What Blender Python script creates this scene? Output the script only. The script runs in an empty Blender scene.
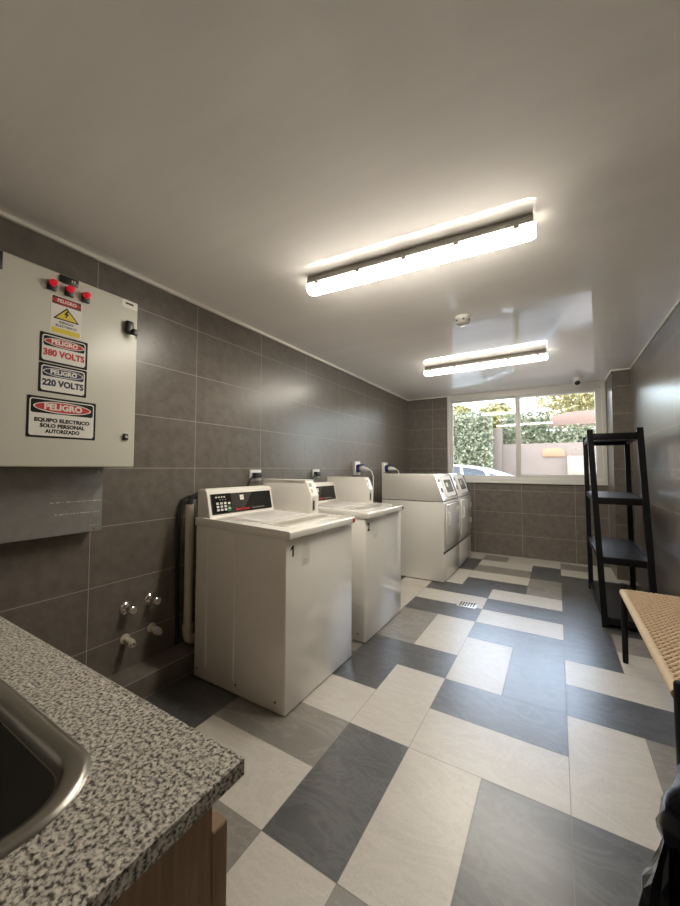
import bpy, bmesh, math, random
from mathutils import Vector, Matrix, noise
R = random.Random(7)
SC = bpy.context.scene
COL = SC.collection
PI = math.pi

# ------------------------------------------------------------------ camera
FPX, YAW, PITCH, ROLL = 359.36, 0.542147, 0.041435, 0.002386
cy, sy, cp, sp = math.cos(YAW), math.sin(YAW), math.cos(PITCH), math.sin(PITCH)
fw = Vector((-sy * cp, cy * cp, sp)); rt = Vector((cy, sy, 0)); up = rt.cross(fw)
r2 = math.cos(ROLL) * rt + math.sin(ROLL) * up
u2 = -math.sin(ROLL) * rt + math.cos(ROLL) * up
cam = bpy.data.cameras.new('camera')
cam.sensor_fit = 'HORIZONTAL'; cam.sensor_width = 36.0
cam.lens = FPX / 680 * 36.0
cam.clip_start = 0.02
camo = bpy.data.objects.new('camera', cam); COL.objects.link(camo)
m = Matrix((r2, u2, -fw)).transposed().to_4x4(); m.translation = (0, 0, 1.19)
camo.matrix_world = m
SC.camera = camo

# ------------------------------------------------------------------ sky, sun, exposure
W = bpy.data.worlds.new('sky'); SC.world = W; W.use_nodes = True
wn = W.node_tree.nodes; wl = W.node_tree.links
bg = wn['Background']
sky = wn.new('ShaderNodeTexSky'); sky.sky_type = 'NISHITA'
sky.sun_disc = False; sky.sun_elevation = math.radians(62); sky.sun_rotation = math.radians(-70)
sky.dust_density = 1.5; sky.air_density = 1.0
hs = wn.new('ShaderNodeHueSaturation'); hs.inputs['Saturation'].default_value = .62
wl.new(sky.outputs[0], hs.inputs['Color']); wl.new(hs.outputs[0], bg.inputs[0]); bg.inputs[1].default_value = 0.95
sun = bpy.data.lights.new('sun', 'SUN'); sun.energy = 0.3; sun.angle = 0.01; sun.color = (1, .93, .82)
suno = bpy.data.objects.new('sun', sun); COL.objects.link(suno)
suno.rotation_euler = Vector((0.35, 0.8, -0.85)).to_track_quat('-Z', 'Y').to_euler()
LAMP = 32.0
SC.view_settings.view_transform = 'Standard'; SC.view_settings.look = 'None'
SC.view_settings.gamma = 1.0; SC.view_settings.exposure = 1.4
SC.view_settings.use_curve_mapping = False

# ------------------------------------------------------------------ materials
def new_mat(name):
    mt = bpy.data.materials.new(name); mt.use_nodes = True
    nt = mt.node_tree
    return mt, nt, nt.nodes['Principled BSDF']

def mat(name, col, rough=.5, metal=0., spec=.5, emit=None, es=1., coat=0., var=0., vscale=8., bump=0., bscale=60., rvar=0., stretch=(1, 1, 1)):
    """procedural material: base colour with noise variation, roughness variation and bump"""
    mt, nt, b = new_mat(name)
    c = (*col, 1)
    b.inputs['Base Color'].default_value = c
    b.inputs['Roughness'].default_value = rough
    b.inputs['Metallic'].default_value = metal
    b.inputs['Specular IOR Level'].default_value = spec
    b.inputs['Coat Weight'].default_value = coat
    if emit:
        b.inputs['Emission Color'].default_value = (*emit, 1); b.inputs['Emission Strength'].default_value = es
    if var or rvar or bump:
        tc = nt.nodes.new('ShaderNodeTexCoord')
        mp = nt.nodes.new('ShaderNodeMapping'); mp.inputs['Scale'].default_value = stretch
        nt.links.new(tc.outputs['Object'], mp.inputs['Vector'])
    if var or rvar:
        n = nt.nodes.new('ShaderNodeTexNoise'); n.inputs['Scale'].default_value = vscale
        n.inputs['Detail'].default_value = 6; n.inputs['Roughness'].default_value = .65
        nt.links.new(mp.outputs[0], n.inputs['Vector'])
    if var:
        r = nt.nodes.new('ShaderNodeValToRGB')
        r.color_ramp.elements[0].position = .3; r.color_ramp.elements[1].position = .7
        r.color_ramp.elements[0].color = (*[max(0, v * (1 - var)) for v in col], 1)
        r.color_ramp.elements[1].color = (*[min(1, v * (1 + var)) for v in col], 1)
        nt.links.new(n.outputs['Fac'], r.inputs[0]); nt.links.new(r.outputs[0], b.inputs['Base Color'])
    if rvar:
        mr = nt.nodes.new('ShaderNodeMapRange')
        mr.inputs['To Min'].default_value = max(0, rough - rvar); mr.inputs['To Max'].default_value = rough + rvar
        nt.links.new(n.outputs['Fac'], mr.inputs['Value']); nt.links.new(mr.outputs[0], b.inputs['Roughness'])
    if bump:
        n2 = nt.nodes.new('ShaderNodeTexNoise'); n2.inputs['Scale'].default_value = bscale
        n2.inputs['Detail'].default_value = 4
        nt.links.new(mp.outputs[0], n2.inputs['Vector'])
        bp = nt.nodes.new('ShaderNodeBump'); bp.inputs['Strength'].default_value = bump; bp.inputs['Distance'].default_value = .01
        nt.links.new(n2.outputs['Fac'], bp.inputs['Height']); nt.links.new(bp.outputs[0], b.inputs['Normal'])
    return mt

def stone_mat(name, col, var, rough, vein, spec=1.0):
    """slate-look porcelain: cloudy tone plus stretched veins"""
    mt, nt, b = new_mat(name)
    N, L = nt.nodes, nt.links
    b.inputs['Specular IOR Level'].default_value = spec
    tc = N.new('ShaderNodeTexCoord')
    n1 = N.new('ShaderNodeTexNoise'); n1.inputs['Scale'].default_value = 3.2; n1.inputs['Detail'].default_value = 9
    n1.inputs['Roughness'].default_value = .7; n1.inputs['Distortion'].default_value = 1.6
    mp = N.new('ShaderNodeMapping'); mp.inputs['Scale'].default_value = (1, 2.2, 1); mp.inputs['Rotation'].default_value = (0, 0, .6)
    L.new(tc.outputs['Object'], mp.inputs[0]); L.new(mp.outputs[0], n1.inputs['Vector'])
    r = N.new('ShaderNodeValToRGB')
    r.color_ramp.elements[0].position = .32; r.color_ramp.elements[1].position = .72
    r.color_ramp.elements[0].color = (*[v * (1 - var) for v in col], 1)
    r.color_ramp.elements[1].color = (*[v * (1 + var) for v in col], 1)
    L.new(n1.outputs['Fac'], r.inputs[0])
    n2 = N.new('ShaderNodeTexNoise'); n2.inputs['Scale'].default_value = 120; n2.inputs['Detail'].default_value = 3
    L.new(tc.outputs['Object'], n2.inputs['Vector'])
    mx = N.new('ShaderNodeMixRGB'); mx.blend_type = 'OVERLAY'; mx.inputs[0].default_value = .18
    L.new(r.outputs[0], mx.inputs[1]); L.new(n2.outputs['Fac'], mx.inputs[2])
    n3 = N.new('ShaderNodeTexNoise'); n3.inputs['Scale'].default_value = 2.6; n3.inputs['Detail'].default_value = 7
    n3.inputs['Roughness'].default_value = .62; n3.inputs['Distortion'].default_value = 2.4
    L.new(mp.outputs[0], n3.inputs['Vector'])
    rv = N.new('ShaderNodeValToRGB'); cv = rv.color_ramp
    cv.elements[0].position = .44; cv.elements[0].color = (0, 0, 0, 1)
    cv.elements[1].position = .56; cv.elements[1].color = (0, 0, 0, 1)
    ev = cv.elements.new(.50); ev.color = (1, 1, 1, 1)
    L.new(n3.outputs['Fac'], rv.inputs[0])
    mv = N.new('ShaderNodeMixRGB'); mv.inputs[2].default_value = (*[min(1, v * (1 + 3.0 * var)) for v in col], 1)
    sc = N.new('ShaderNodeMath'); sc.operation = 'MULTIPLY'; sc.inputs[1].default_value = .65
    L.new(rv.outputs[0], sc.inputs[0]); L.new(sc.outputs[0], mv.inputs[0]); L.new(mx.outputs[0], mv.inputs[1])
    L.new(mv.outputs[0], b.inputs['Base Color'])
    mr = N.new('ShaderNodeMapRange'); mr.inputs['To Min'].default_value = rough - .03; mr.inputs['To Max'].default_value = rough + .06
    L.new(n3.outputs['Fac'], mr.inputs['Value']); L.new(mr.outputs[0], b.inputs['Roughness'])
    bp = N.new('ShaderNodeBump'); bp.inputs['Strength'].default_value = vein; bp.inputs['Distance'].default_value = .006
    L.new(n1.outputs['Fac'], bp.inputs['Height']); L.new(bp.outputs[0], b.inputs['Normal'])
    return mt

def granite_mat():
    mt, nt, b = new_mat('granite')
    N, L = nt.nodes, nt.links
    tc = N.new('ShaderNodeTexCoord')
    v = N.new('ShaderNodeTexNoise'); v.inputs['Scale'].default_value = 255; v.inputs['Detail'].default_value = 3; v.inputs['Roughness'].default_value = .6
    L.new(tc.outputs['Object'], v.inputs['Vector'])
    r = N.new('ShaderNodeValToRGB'); cr = r.color_ramp; cr.interpolation = 'LINEAR'
    cr.elements[0].position = .335; cr.elements[0].color = (.02, .018, .016, 1)
    cr.elements[1].position = .57; cr.elements[1].color = (.76, .71, .63, 1)
    e = cr.elements.new(.415); e.color = (.15, .135, .118, 1)
    e = cr.elements.new(.475); e.color = (.42, .385, .34, 1)
    L.new(v.outputs['Fac'], r.inputs[0])
    v2 = N.new('ShaderNodeTexVoronoi'); v2.inputs['Scale'].default_value = 260
    L.new(tc.outputs['Object'], v2.inputs['Vector'])
    mx = N.new('ShaderNodeMixRGB'); mx.blend_type = 'MULTIPLY'; mx.inputs[0].default_value = .35
    L.new(r.outputs[0], mx.inputs[1]); bwn = N.new('ShaderNodeRGBToBW'); L.new(v2.outputs['Color'], bwn.inputs[0]); L.new(bwn.outputs[0], mx.inputs[2])
    L.new(mx.outputs[0], b.inputs['Base Color'])
    b.inputs['Roughness'].default_value = .3
    return mt

def wood_mat():
    mt, nt, b = new_mat('oak_veneer')
    N, L = nt.nodes, nt.links
    tc = N.new('ShaderNodeTexCoord'); mp = N.new('ShaderNodeMapping'); mp.inputs['Scale'].default_value = (14, 14, 1.2)
    n = N.new('ShaderNodeTexNoise'); n.inputs['Scale'].default_value = 6; n.inputs['Detail'].default_value = 8; n.inputs['Distortion'].default_value = .6
    L.new(tc.outputs['Object'], mp.inputs[0]); L.new(mp.outputs[0], n.inputs['Vector'])
    r = N.new('ShaderNodeValToRGB')
    r.color_ramp.elements[0].position = .3; r.color_ramp.elements[0].color = (.20, .12, .065, 1)
    r.color_ramp.elements[1].position = .7; r.color_ramp.elements[1].color = (.36, .235, .135, 1)
    L.new(n.outputs['Fac'], r.inputs[0]); L.new(r.outputs[0], b.inputs['Base Color'])
    b.inputs['Roughness'].default_value = .5
    return mt

def glass_mat():
    """thin window pane: clear transmission with a Fresnel mirror on top"""
    mt = bpy.data.materials.new('window_glass'); mt.use_nodes = True
    nt = mt.node_tree; N, L = nt.nodes, nt.links; N.clear()
    out = N.new('ShaderNodeOutputMaterial'); t = N.new('ShaderNodeBsdfTransparent'); g = N.new('ShaderNodeBsdfGlossy')
    g.inputs['Roughness'].default_value = .0
    t.inputs[0].default_value = (.96, .98, .97, 1)
    f = N.new('ShaderNodeFresnel'); f.inputs[0].default_value = 1.5
    mx = N.new('ShaderNodeMixShader')
    L.new(f.outputs[0], mx.inputs[0]); L.new(t.outputs[0], mx.inputs[1]); L.new(g.outputs[0], mx.inputs[2]); L.new(mx.outputs[0], out.inputs[0])
    return mt

def leaf_mat(name, c1, c2):
    mt, nt, b = new_mat(name)
    N, L = nt.nodes, nt.links
    tc = N.new('ShaderNodeTexCoord'); n = N.new('ShaderNodeTexNoise'); n.inputs['Scale'].default_value = 9; n.inputs['Detail'].default_value = 5
    L.new(tc.outputs['Object'], n.inputs['Vector'])
    r = N.new('ShaderNodeValToRGB'); r.color_ramp.elements[0].position = .35; r.color_ramp.elements[1].position = .65
    r.color_ramp.elements[0].color = (*c1, 1); r.color_ramp.elements[1].color = (*c2, 1)
    L.new(n.outputs['Fac'], r.inputs[0]); L.new(r.outputs[0], b.inputs['Base Color'])
    b.inputs['Roughness'].default_value = .5
    return mt

M = {}
M['tile'] = mat('wall_tile', (.155, .135, .114), .30, var=.22, vscale=14, rvar=.05, bump=.05, bscale=40)
M['wgrout'] = mat('wall_grout', (.46, .42, .375), .8, var=.1)
M['L'] = stone_mat('floor_stone_light', (.49, .455, .405), .045, .33, .03)
M['K'] = stone_mat('floor_stone_charcoal', (.060, .060, .061), .28, .30, .05)
M['T'] = stone_mat('floor_stone_taupe', (.20, .182, .16), .15, .36, .03)
M['fgrout'] = mat('floor_grout', (.22, .20, .18), .8)
M['ceil'] = mat('ceiling_gloss_paint', (.90, .865, .83), .06, spec=.2, var=.03, vscale=2, bump=.03, bscale=5, stretch=(.35, 3.0, 1))
M['paint'] = mat('white_wall_paint', (.86, .84, .80), .6)
M['lampmid'] = mat('diffuser_shoulder', (.9, .9, .88), .4, emit=(1.0, .93, .80), es=LAMP * .65)
M['lampside'] = mat('diffuser_side', (.9, .9, .88), .4, emit=(1.0, .93, .80), es=LAMP * .10)
M['trim'] = mat('white_trim', (.88, .84, .76), .45)
M['frame'] = mat('window_frame_white', (.72, .70, .66), .35)
M['glass'] = glass_mat()
M['enamel'] = mat('white_enamel', (.84, .81, .755), .10, var=.015, vscale=3, coat=.5)
M['enamel2'] = mat('white_plastic', (.83, .80, .745), .32)
M['seam'] = mat('dark_seam', (.10, .095, .085), .6)
M['fascia'] = mat('fascia_charcoal', (.045, .042, .038), .22)
M['fasciab'] = mat('fascia_black', (.008, .008, .008), .2)
M['btn'] = mat('button_grey', (.62, .60, .55), .4)
M['green'] = mat('button_green', (.02, .12, .05), .4)
M['red'] = mat('print_red', (.55, .03, .03), .4)
M['white'] = mat('print_white', (.80, .77, .71), .45)
M['black'] = mat('print_black', (.010, .010, .010), .5, spec=.2)
M['navy'] = mat('print_navy', (.02, .022, .07), .45)
M['yellow'] = mat('print_yellow', (.75, .58, .04), .45)
M['maroon'] = mat('print_maroon', (.10, .025, .02), .45)
M['cabinet'] = mat('cabinet_grey_paint', (.60, .58, .50), .34, bump=.03, bscale=300)
M['galv'] = mat('galvanised_plate', (.27, .262, .25), .34, metal=.2, var=.12, vscale=20)
M['redlamp'] = mat('red_lamp', (.6, .01, .02), .2, emit=(1, .02, .05), es=.10)
M['blk'] = mat('black_plastic', (.014, .014, .014), .35)
M['blkwood'] = mat('black_stain', (.006, .006, .007), .45, spec=.25, var=.2, vscale=20, stretch=(1, 1, .2))
M['shelf'] = mat('shelf_black', (.016, .016, .018), .30, bump=.03, bscale=90, stretch=(.2, 3, 1))
M['chrome'] = mat('chrome', (.75, .74, .72), .12, metal=1)
M['steel'] = mat('brushed_steel', (.33, .31, .28), .30, metal=1, bump=.02, bscale=200, stretch=(1, 10, 1))
M['bowl'] = mat('shaded_bowl_steel', (.17, .158, .142), .42, metal=1)  # rim steel in a darker colour, shade inside the bowl painted in
M['brass'] = mat('plastic_ivory', (.50, .46, .36), .4)
M['pvc'] = mat('pvc_cream', (.58, .53, .43), .35)
M['granite'] = granite_mat()
M['wood'] = wood_mat()
M['cord'] = mat('paper_cord', (.56, .42, .275), .65, var=.15, vscale=40)
M['cordw'] = mat('paper_cord_wrapped', (.55, .415, .27), .6, var=.12, vscale=30, bump=.5, bscale=30, stretch=(1, 8, 1))
M['lamp'] = mat('diffuser', (.9, .9, .88), .4, emit=(1.0, .93, .80), es=LAMP)
M['lbody'] = mat('lamp_housing', (.50, .48, .44), .4)
M['bluep'] = mat('socket_blue', (.015, .03, .16), .35)
M['sock'] = mat('socket_white', (.74, .72, .68), .35)
M['bag'] = mat('black_bag_film', (.003, .003, .004), .10, spec=.04)
M['metalw'] = mat('drain_metal', (.72, .70, .66), .35, metal=.5)
M['drainh'] = mat('drain_hole', (.02, .02, .02), .8)
M['stucco'] = mat('pink_stucco', (.19, .138, .105), .9, var=.06, vscale=3, bump=.2, bscale=40)
M['terra'] = mat('terracotta', (.24, .14, .10), .8, var=.1, vscale=6)
M['orange'] = mat('orange_matte', (.32, .16, .08), .7, var=.08)
M['cream'] = mat('cream_paint', (.30, .235, .165), .6)
M['asph'] = mat('pale_concrete', (.50, .48, .45), .9, var=.15, vscale=30)
M['hedge'] = leaf_mat('ivy_leaves', (.115, .122, .070), (.35, .335, .20))
M['leafy'] = leaf_mat('yellow_leaves', (.16, .145, .05), (.36, .30, .11))
M['leafg'] = leaf_mat('green_leaves', (.11, .12, .065), (.30, .29, .17))
M['bark'] = mat('bark', (.12, .08, .05), .9)
M['carp'] = mat('car_paint', (.33, .36, .40), .2, metal=.4, coat=1)
M['carg'] = mat('car_glass', (.05, .055, .06), .12, spec=.15)
M['carw'] = mat('car_trim_bright', (.75, .75, .74), .25)
M['rubber'] = mat('rubber', (.015, .015, .015), .8)
M['paper'] = mat('paper_print', (.68, .66, .64), .4, var=.12, vscale=60)
M['stick'] = mat('sticker_grey', (.55, .53, .49), .5)
M['screen'] = mat('dryer_screen', (.05, .048, .045), .15, var=.8, vscale=25)
M['lidtrim'] = mat('lid_recess', (.36, .34, .285), .3)

# ------------------------------------------------------------------ mesh helpers
OFF = {}
def tag(o, label=None, cat=None, group=None, kind=None):
    if label: o['label'] = label
    if cat: o['category'] = cat
    if group: o['group'] = group
    if kind: o['kind'] = kind
    return o

def empty(name, loc, label=None, cat=None, group=None, kind=None):
    o = bpy.data.objects.new(name, None); COL.objects.link(o); o.location = loc
    o.empty_display_size = .1
    OFF[o.name] = Vector(loc)
    return tag(o, label, cat, group, kind)

class MB:
    def __init__(s): s.bm = bmesh.new()
    def _geom(s, verts, mi):
        vs = set(verts)
        for f in {f for v in verts for f in v.link_faces}:
            if all(v in vs for v in f.verts): f.material_index = mi
    def box(s, x0, x1, y0, y1, z0, z1, bev=0., seg=2, mi=0, mx=None):
        r = bmesh.ops.create_cube(s.bm, size=1.)
        vs = r['verts']
        for v in vs:
            v.co = Vector(((x0 + x1) / 2 + v.co.x * (x1 - x0), (y0 + y1) / 2 + v.co.y * (y1 - y0), (z0 + z1) / 2 + v.co.z * (z1 - z0)))
        s._geom(vs, mi)
        if bev:
            es = list({e for v in vs for e in v.link_edges})
            q = bmesh.ops.bevel(s.bm, geom=es, offset=bev, segments=seg, affect='EDGES', profile=.5, material=mi)
            vs = list({v for f in q['faces'] for v in f.verts} | {v for v in vs if v.is_valid})
        if mx is not None:
            for v in vs: v.co = mx @ v.co
        return s
    def prism(s, pts, axis, a, b, bev=0., seg=2, mi=0):
        """polygon of (p,q) extruded along an axis from a to b. axis x: (y,z)  y: (x,z)  z: (x,y)"""
        def P(p, t):
            return {'x': (t, p[0], p[1]), 'y': (p[0], t, p[1]), 'z': (p[0], p[1], t)}[axis]
        A = [s.bm.verts.new(P(p, a)) for p in pts]; B = [s.bm.verts.new(P(p, b)) for p in pts]
        fs = [s.bm.faces.new(A), s.bm.faces.new(B[::-1])]
        n = len(pts)
        for i in range(n): fs.append(s.bm.faces.new((A[i], B[i], B[(i + 1) % n], A[(i + 1) % n])))
        for f in fs: f.material_index = mi
        bmesh.ops.recalc_face_normals(s.bm, faces=fs)
        if bev:
            es = list({e for f in fs for e in f.edges})
            bmesh.ops.bevel(s.bm, geom=es, offset=bev, segments=seg, affect='EDGES', profile=.5, material=mi)
        return s
    def tube(s, path, rad, n=10, caps=True, mi=0):
        """swept tube; rad is a number or a list"""
        path = [Vector(p) for p in path]
        rad = rad if isinstance(rad, (list, tuple)) else [rad] * len(path)
        rings = []; prev = None
        for i, p in enumerate(path):
            t = (path[min(i + 1, len(path) - 1)] - path[max(i - 1, 0)]).normalized()
            if prev is None:
                a = t.orthogonal().normalized()
            else:
                a = (prev - t * prev.dot(t))
                a = a.normalized() if a.length > 1e-6 else t.orthogonal().normalized()
            prev = a; b = t.cross(a)
            rings.append([s.bm.verts.new(p + rad[i] * (math.cos(2 * PI * k / n) * a + math.sin(2 * PI * k / n) * b)) for k in range(n)])
        for i in range(len(rings) - 1):
            for k in range(n):
                f = s.bm.faces.new((rings[i][k], rings[i][(k + 1) % n], rings[i + 1][(k + 1) % n], rings[i + 1][k])); f.material_index = mi
        if caps:
            for r_ in (rings[0][::-1], rings[-1]):
                f = s.bm.faces.new(r_); f.material_index = mi
        return s
    def lathe(s, prof, o=(0, 0, 0), axis=(0, 0, 1), n=24, mi=0):
        """profile of (radius, height) turned about an axis"""
        o = Vector(o); ax = Vector(axis).normalized(); a = ax.orthogonal().normalized(); b = ax.cross(a)
        rings = []
        for r, h in prof:
            if r < 1e-6: rings.append([s.bm.verts.new(o + ax * h)])
            else: rings.append([s.bm.verts.new(o + ax * h + r * (math.cos(2 * PI * k / n) * a + math.sin(2 * PI * k / n) * b)) for k in range(n)])
        for i in range(len(rings) - 1):
            A, B = rings[i], rings[i + 1]
            for k in range(n):
                q = [A[k % len(A)], A[(k + 1) % len(A)], B[(k + 1) % len(B)], B[k % len(B)]]
                u = []
                for v in q:
                    if v not in u: u.append(v)
                if len(u) > 2:
                    f = s.bm.faces.new(u); f.material_index = mi
        for r_ in (rings[0], rings[-1]):
            if len(r_) > 2:
                try:
                    f = s.bm.faces.new(r_); f.material_index = mi
                except ValueError: pass
        return s
    def quad(s, a, b, c, d, mi=0):
        f = s.bm.faces.new([s.bm.verts.new(p) for p in (a, b, c, d)]); f.material_index = mi
        return s
    def xf(s, mx):
        for v in s.bm.verts: v.co = mx @ v.co
        return s
    def build(s, name, mats, parent=None, smooth=True, recalc=True, ang=.6):
        bm = s.bm
        if recalc: bmesh.ops.recalc_face_normals(bm, faces=bm.faces[:])
        root = parent
        while root and root.parent: root = root.parent
        if root:
            o_ = OFF[root.name]
            for v in bm.verts: v.co -= o_
        if smooth:
            for f in bm.faces: f.smooth = True
            for e in bm.edges:
                e.smooth = len(e.link_faces) == 2 and e.calc_face_angle(0) < ang
        me = bpy.data.meshes.new(name); bm.to_mesh(me); bm.free()
        for k in (mats if isinstance(mats, (list, tuple)) else [mats]): me.materials.append(M[k])
        o = bpy.data.objects.new(name, me); COL.objects.link(o)
        if parent: o.parent = parent
        return o

def thing(name, mb, mats, loc, label, cat, group=None, **kw):
    """a top-level thing that is one mesh, origin at loc"""
    for v in mb.bm.verts: v.co -= Vector(loc)
    o = mb.build(name, mats, None, **kw); o.location = loc
    return tag(o, label, cat, group)

def struct(name, mb, mats, parent=None, **kw):
    o = mb.build(name, mats, parent, **kw)
    if not parent: o['kind'] = 'structure'
    return o

def text(name, body, size, mx, mk, parent, bold=0., sx=1., shear=0., align='CENTER', fit=None):
    """lettering as a thin mesh; mx maps text x,y,z to the world"""
    cu = bpy.data.curves.new('t', 'FONT'); cu.body = body; cu.size = size; cu.align_x = align; cu.align_y = 'CENTER'
    cu.extrude = .0003; cu.offset = bold; cu.shear = shear; cu.resolution_u = 3
    ob = bpy.data.objects.new('t', cu); COL.objects.link(ob)
    dg = bpy.context.evaluated_depsgraph_get()
    me = bpy.data.meshes.new_from_object(ob.evaluated_get(dg))
    bpy.data.objects.remove(ob); bpy.data.curves.remove(cu)
    mb = MB(); mb.bm.from_mesh(me); bpy.data.meshes.remove(me)
    if fit:
        xs_ = [v.co.x for v in mb.bm.verts]; sx = fit / (max(xs_) - min(xs_))
    mb.xf(mx @ Matrix.Diagonal((sx, 1, 1, 1)))
    for f in mb.bm.faces: f.material_index = 0
    return mb.build(name, mk, parent, smooth=False, recalc=False)

def face_x(x, y, z, tilt=0.):
    """text plane facing +X, reading towards +Y; tilt leans the top back"""
    m_ = Matrix(((0, -math.sin(tilt), math.cos(tilt), x), (1, 0, 0, y), (0, math.cos(tilt), math.sin(tilt), z), (0, 0, 0, 1)))
    return m_

def copy_tree(o, parent=None):
    c = o.copy(); COL.objects.link(c)
    if parent: c.parent = parent
    for ch in list(o.children): copy_tree(ch, c)
    return c

# ------------------------------------------------------------------ room shell
XL, XR, YB, YN, ZC = -2.0, .70, 5.42, -.45, 2.27
ZR = [-.014] + [.286 + .3 * k for k in range(7)] + [2.386]
def tiled(mb, ax, c, n, u0, u1, z0, z1, uj, zj, th=.1, g=.0016, holes=()):
    """slab with grout and tiles set .6 mm proud of it; ax is the wall's axis, n its facing sign"""
    def P(u, z, d): return (c + n * d, u, z) if ax == 'x' else (u, c + n * d, z)
    if ax == 'x': mb.box(min(c, c - n * th), max(c, c - n * th), u0, u1, z0, z1, mi=1)
    else: mb.box(u0, u1, min(c, c - n * th), max(c, c - n * th), z0, z1, mi=1)
    us = [u0] + [u for u in sorted(uj) if u0 + .004 < u < u1 - .004] + [u1]
    zs = [z0] + [z for z in sorted(zj) if z0 + .004 < z < z1 - .004] + [z1]
    for i in range(len(us) - 1):
        for k in range(len(zs) - 1):
            a, b_, p, q = us[i] + g, us[i + 1] - g, zs[k] + g, zs[k + 1] - g
            mb.quad(P(a, p, .0006), P(b_, p, .0006), P(b_, q, .0006), P(a, q, .0006), mi=0)
    return mb

lj = [.906 + .598 * k for k in range(-3, 9)]
bj = [-.41 + .602 * k for k in range(-4, 4)]
rj = [3.28 + .605 * k for k in range(-7, 5)]
struct('wall_left', tiled(MB(), 'x', XL, 1, YN, YB + .1, 0, ZC, lj, ZR), ['tile', 'wgrout'], smooth=False)
struct('wall_right', tiled(MB(), 'x', XR, -1, YN, YB + .1, 0, ZC, rj, ZR), ['tile', 'wgrout'], smooth=False)
w = MB()
tiled(w, 'y', YB, -1, XL, -1.385, 0, ZC, bj, ZR)
tiled(w, 'y', YB, -1, -1.385, .53, 0, .985, bj, ZR)
tiled(w, 'y', YB, -1, .53, XR, 0, ZC, bj, ZR)
struct('wall_back', w, ['tile', 'wgrout'], smooth=False)
struct('wall_near', MB().box(XL, XR, YN - .1, YN, 0, ZC), 'paint', smooth=False)
w = MB()                                            # tiled pier in the right back corner
tiled(w, 'y', 4.885, -1, .535, XR, 0, ZC, [], ZR, th=.05)
tiled(w, 'x', .535, -1, 4.885, YB, 0, ZC, [], ZR, th=.05)
struct('wall_pier', w, ['tile', 'wgrout'], smooth=False)
struct('ceiling', MB().box(XL - .1, XR + .1, YN - .1, YB + .1, ZC, ZC + .12), 'ceil', smooth=False)
struct('trim_1', MB().box(XL, XL + .020, YN, YB, ZC - .020, ZC, .003), 'trim')
struct('trim_2', MB().box(XR - .012, XR, YN, 4.885, ZC - .014, ZC, .003), 'trim')
struct('trim_3', MB().box(XL, -1.39, YB - .012, YB, ZC - .014, ZC, .003), 'trim')
struct('trim_4', MB().box(.523, XR, 4.873, 4.885, ZC - .014, ZC, .003).box(.523, .535, 4.885, YB, ZC - .014, ZC, .003), 'trim')
w = MB()                                            # low tiled ledge along the left wall
w.box(XL, -1.842, .5, 3.2, 0, .112, mi=1)
for k in range(-1, 4):
    a, b = max(.5, .906 + .598 * k), min(3.2, .906 + .598 * (k + 1))
    if b > a:
        w.quad((XL, a + .002, .1126), (-1.843, a + .002, .1126), (-1.843, b - .002, .1126), (XL, b - .002, .1126))
        w.quad((-1.8414, a + .002, .003), (-1.8414, b - .002, .003), (-1.8414, b - .002, .110), (-1.8414, a + .002, .110))
struct('trim_5', w, ['tile', 'wgrout'], smooth=False)

# floor of large format stone tiles in three tones
fx = [-2.0, -1.732, -1.439, -1.146, -.853, -.563, -.27, .02, .313, .606, .70]
fy = lambda r: max(YN, min(YB, .922 + .2935 * r))
RECT = [(2,3,-1,0,'T'),(3,4,-1,0,'T'),(4,5,-2,0,'L'),(5,6,-2,0,'T'),(6,7,-2,0,'K'),(6,7,0,2,'K'),(7,9,0,2,'K'),(7,9,-2,0,'L'),
 (0,2,0,1,'K'),(2,4,0,1,'L'),(2,4,1,2,'T'),(0,2,1,2,'K'),(4,5,0,2,'K'),(5,6,0,2,'L'),(3,4,2,3,'L'),(2,3,2,3,'L'),(0,2,2,3,'T'),(5,7,2,3,'L'),
 (7,8,2,4,'L'),(8,10,2,3,'T'),(8,10,3,4,'T'),(2,3,3,4,'K'),(3,4,3,4,'K'),(4,5,2,4,'L'),(5,7,3,4,'K'),(3,5,4,5,'K'),(2,3,4,5,'T'),(5,6,4,6,'L'),(6,7,4,6,'K'),
 (7,10,4,5,'K'),(3,4,5,7,'T'),(4,5,5,7,'L'),(7,10,5,6,'L'),(5,7,6,7,'K'),(7,8,6,8,'K'),(8,10,6,7,'L'),(3,5,7,8,'K'),(5,7,7,8,'L'),(8,10,7,8,'T'),
 (2,3,7,9,'L'),(3,5,8,9,'L'),(5,7,8,9,'K'),(7,8,8,11,'K'),(8,10,8,11,'K'),(3,5,9,10,'K'),(5,7,9,10,'L'),(3,4,10,12,'L'),(2,3,9,11,'L'),(4,6,10,11,'K'),(6,7,10,12,'T'),
 (4,6,11,12,'L'),(7,10,11,13,'K'),(3,4,12,14,'K'),(4,6,12,13,'T'),(6,7,12,14,'K'),(4,6,13,14,'L'),(7,8,13,14,'L'),(8,10,13,15,'L'),(3,4,14,15,'L'),(4,5,14,15,'T'),
 (5,7,14,15,'L'),(7,8,14,15,'T'),(3,5,15,16,'L'),(5,7,15,16,'L'),(7,10,15,16,'L')]
w = MB(); w.box(XL - .1, XR + .1, YN - .1, YB + .1, -.1, -.0008, mi=3)
occ = set(); g = .0011
def ftile(x0, x1, y0, y1, c):
    if y1 - y0 > .01 and x1 - x0 > .01:
        w.quad((x0 + g, y0 + g, 0), (x1 - g, y0 + g, 0), (x1 - g, y1 - g, 0), (x0 + g, y1 - g, 0), mi='LKT'.index(c))
for a, b, p, q, c in RECT:
    ftile(fx[a], fx[b], fy(p), fy(q), c)
    for i in range(a, b):
        for k in range(p, q): occ.add((i, k))
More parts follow.
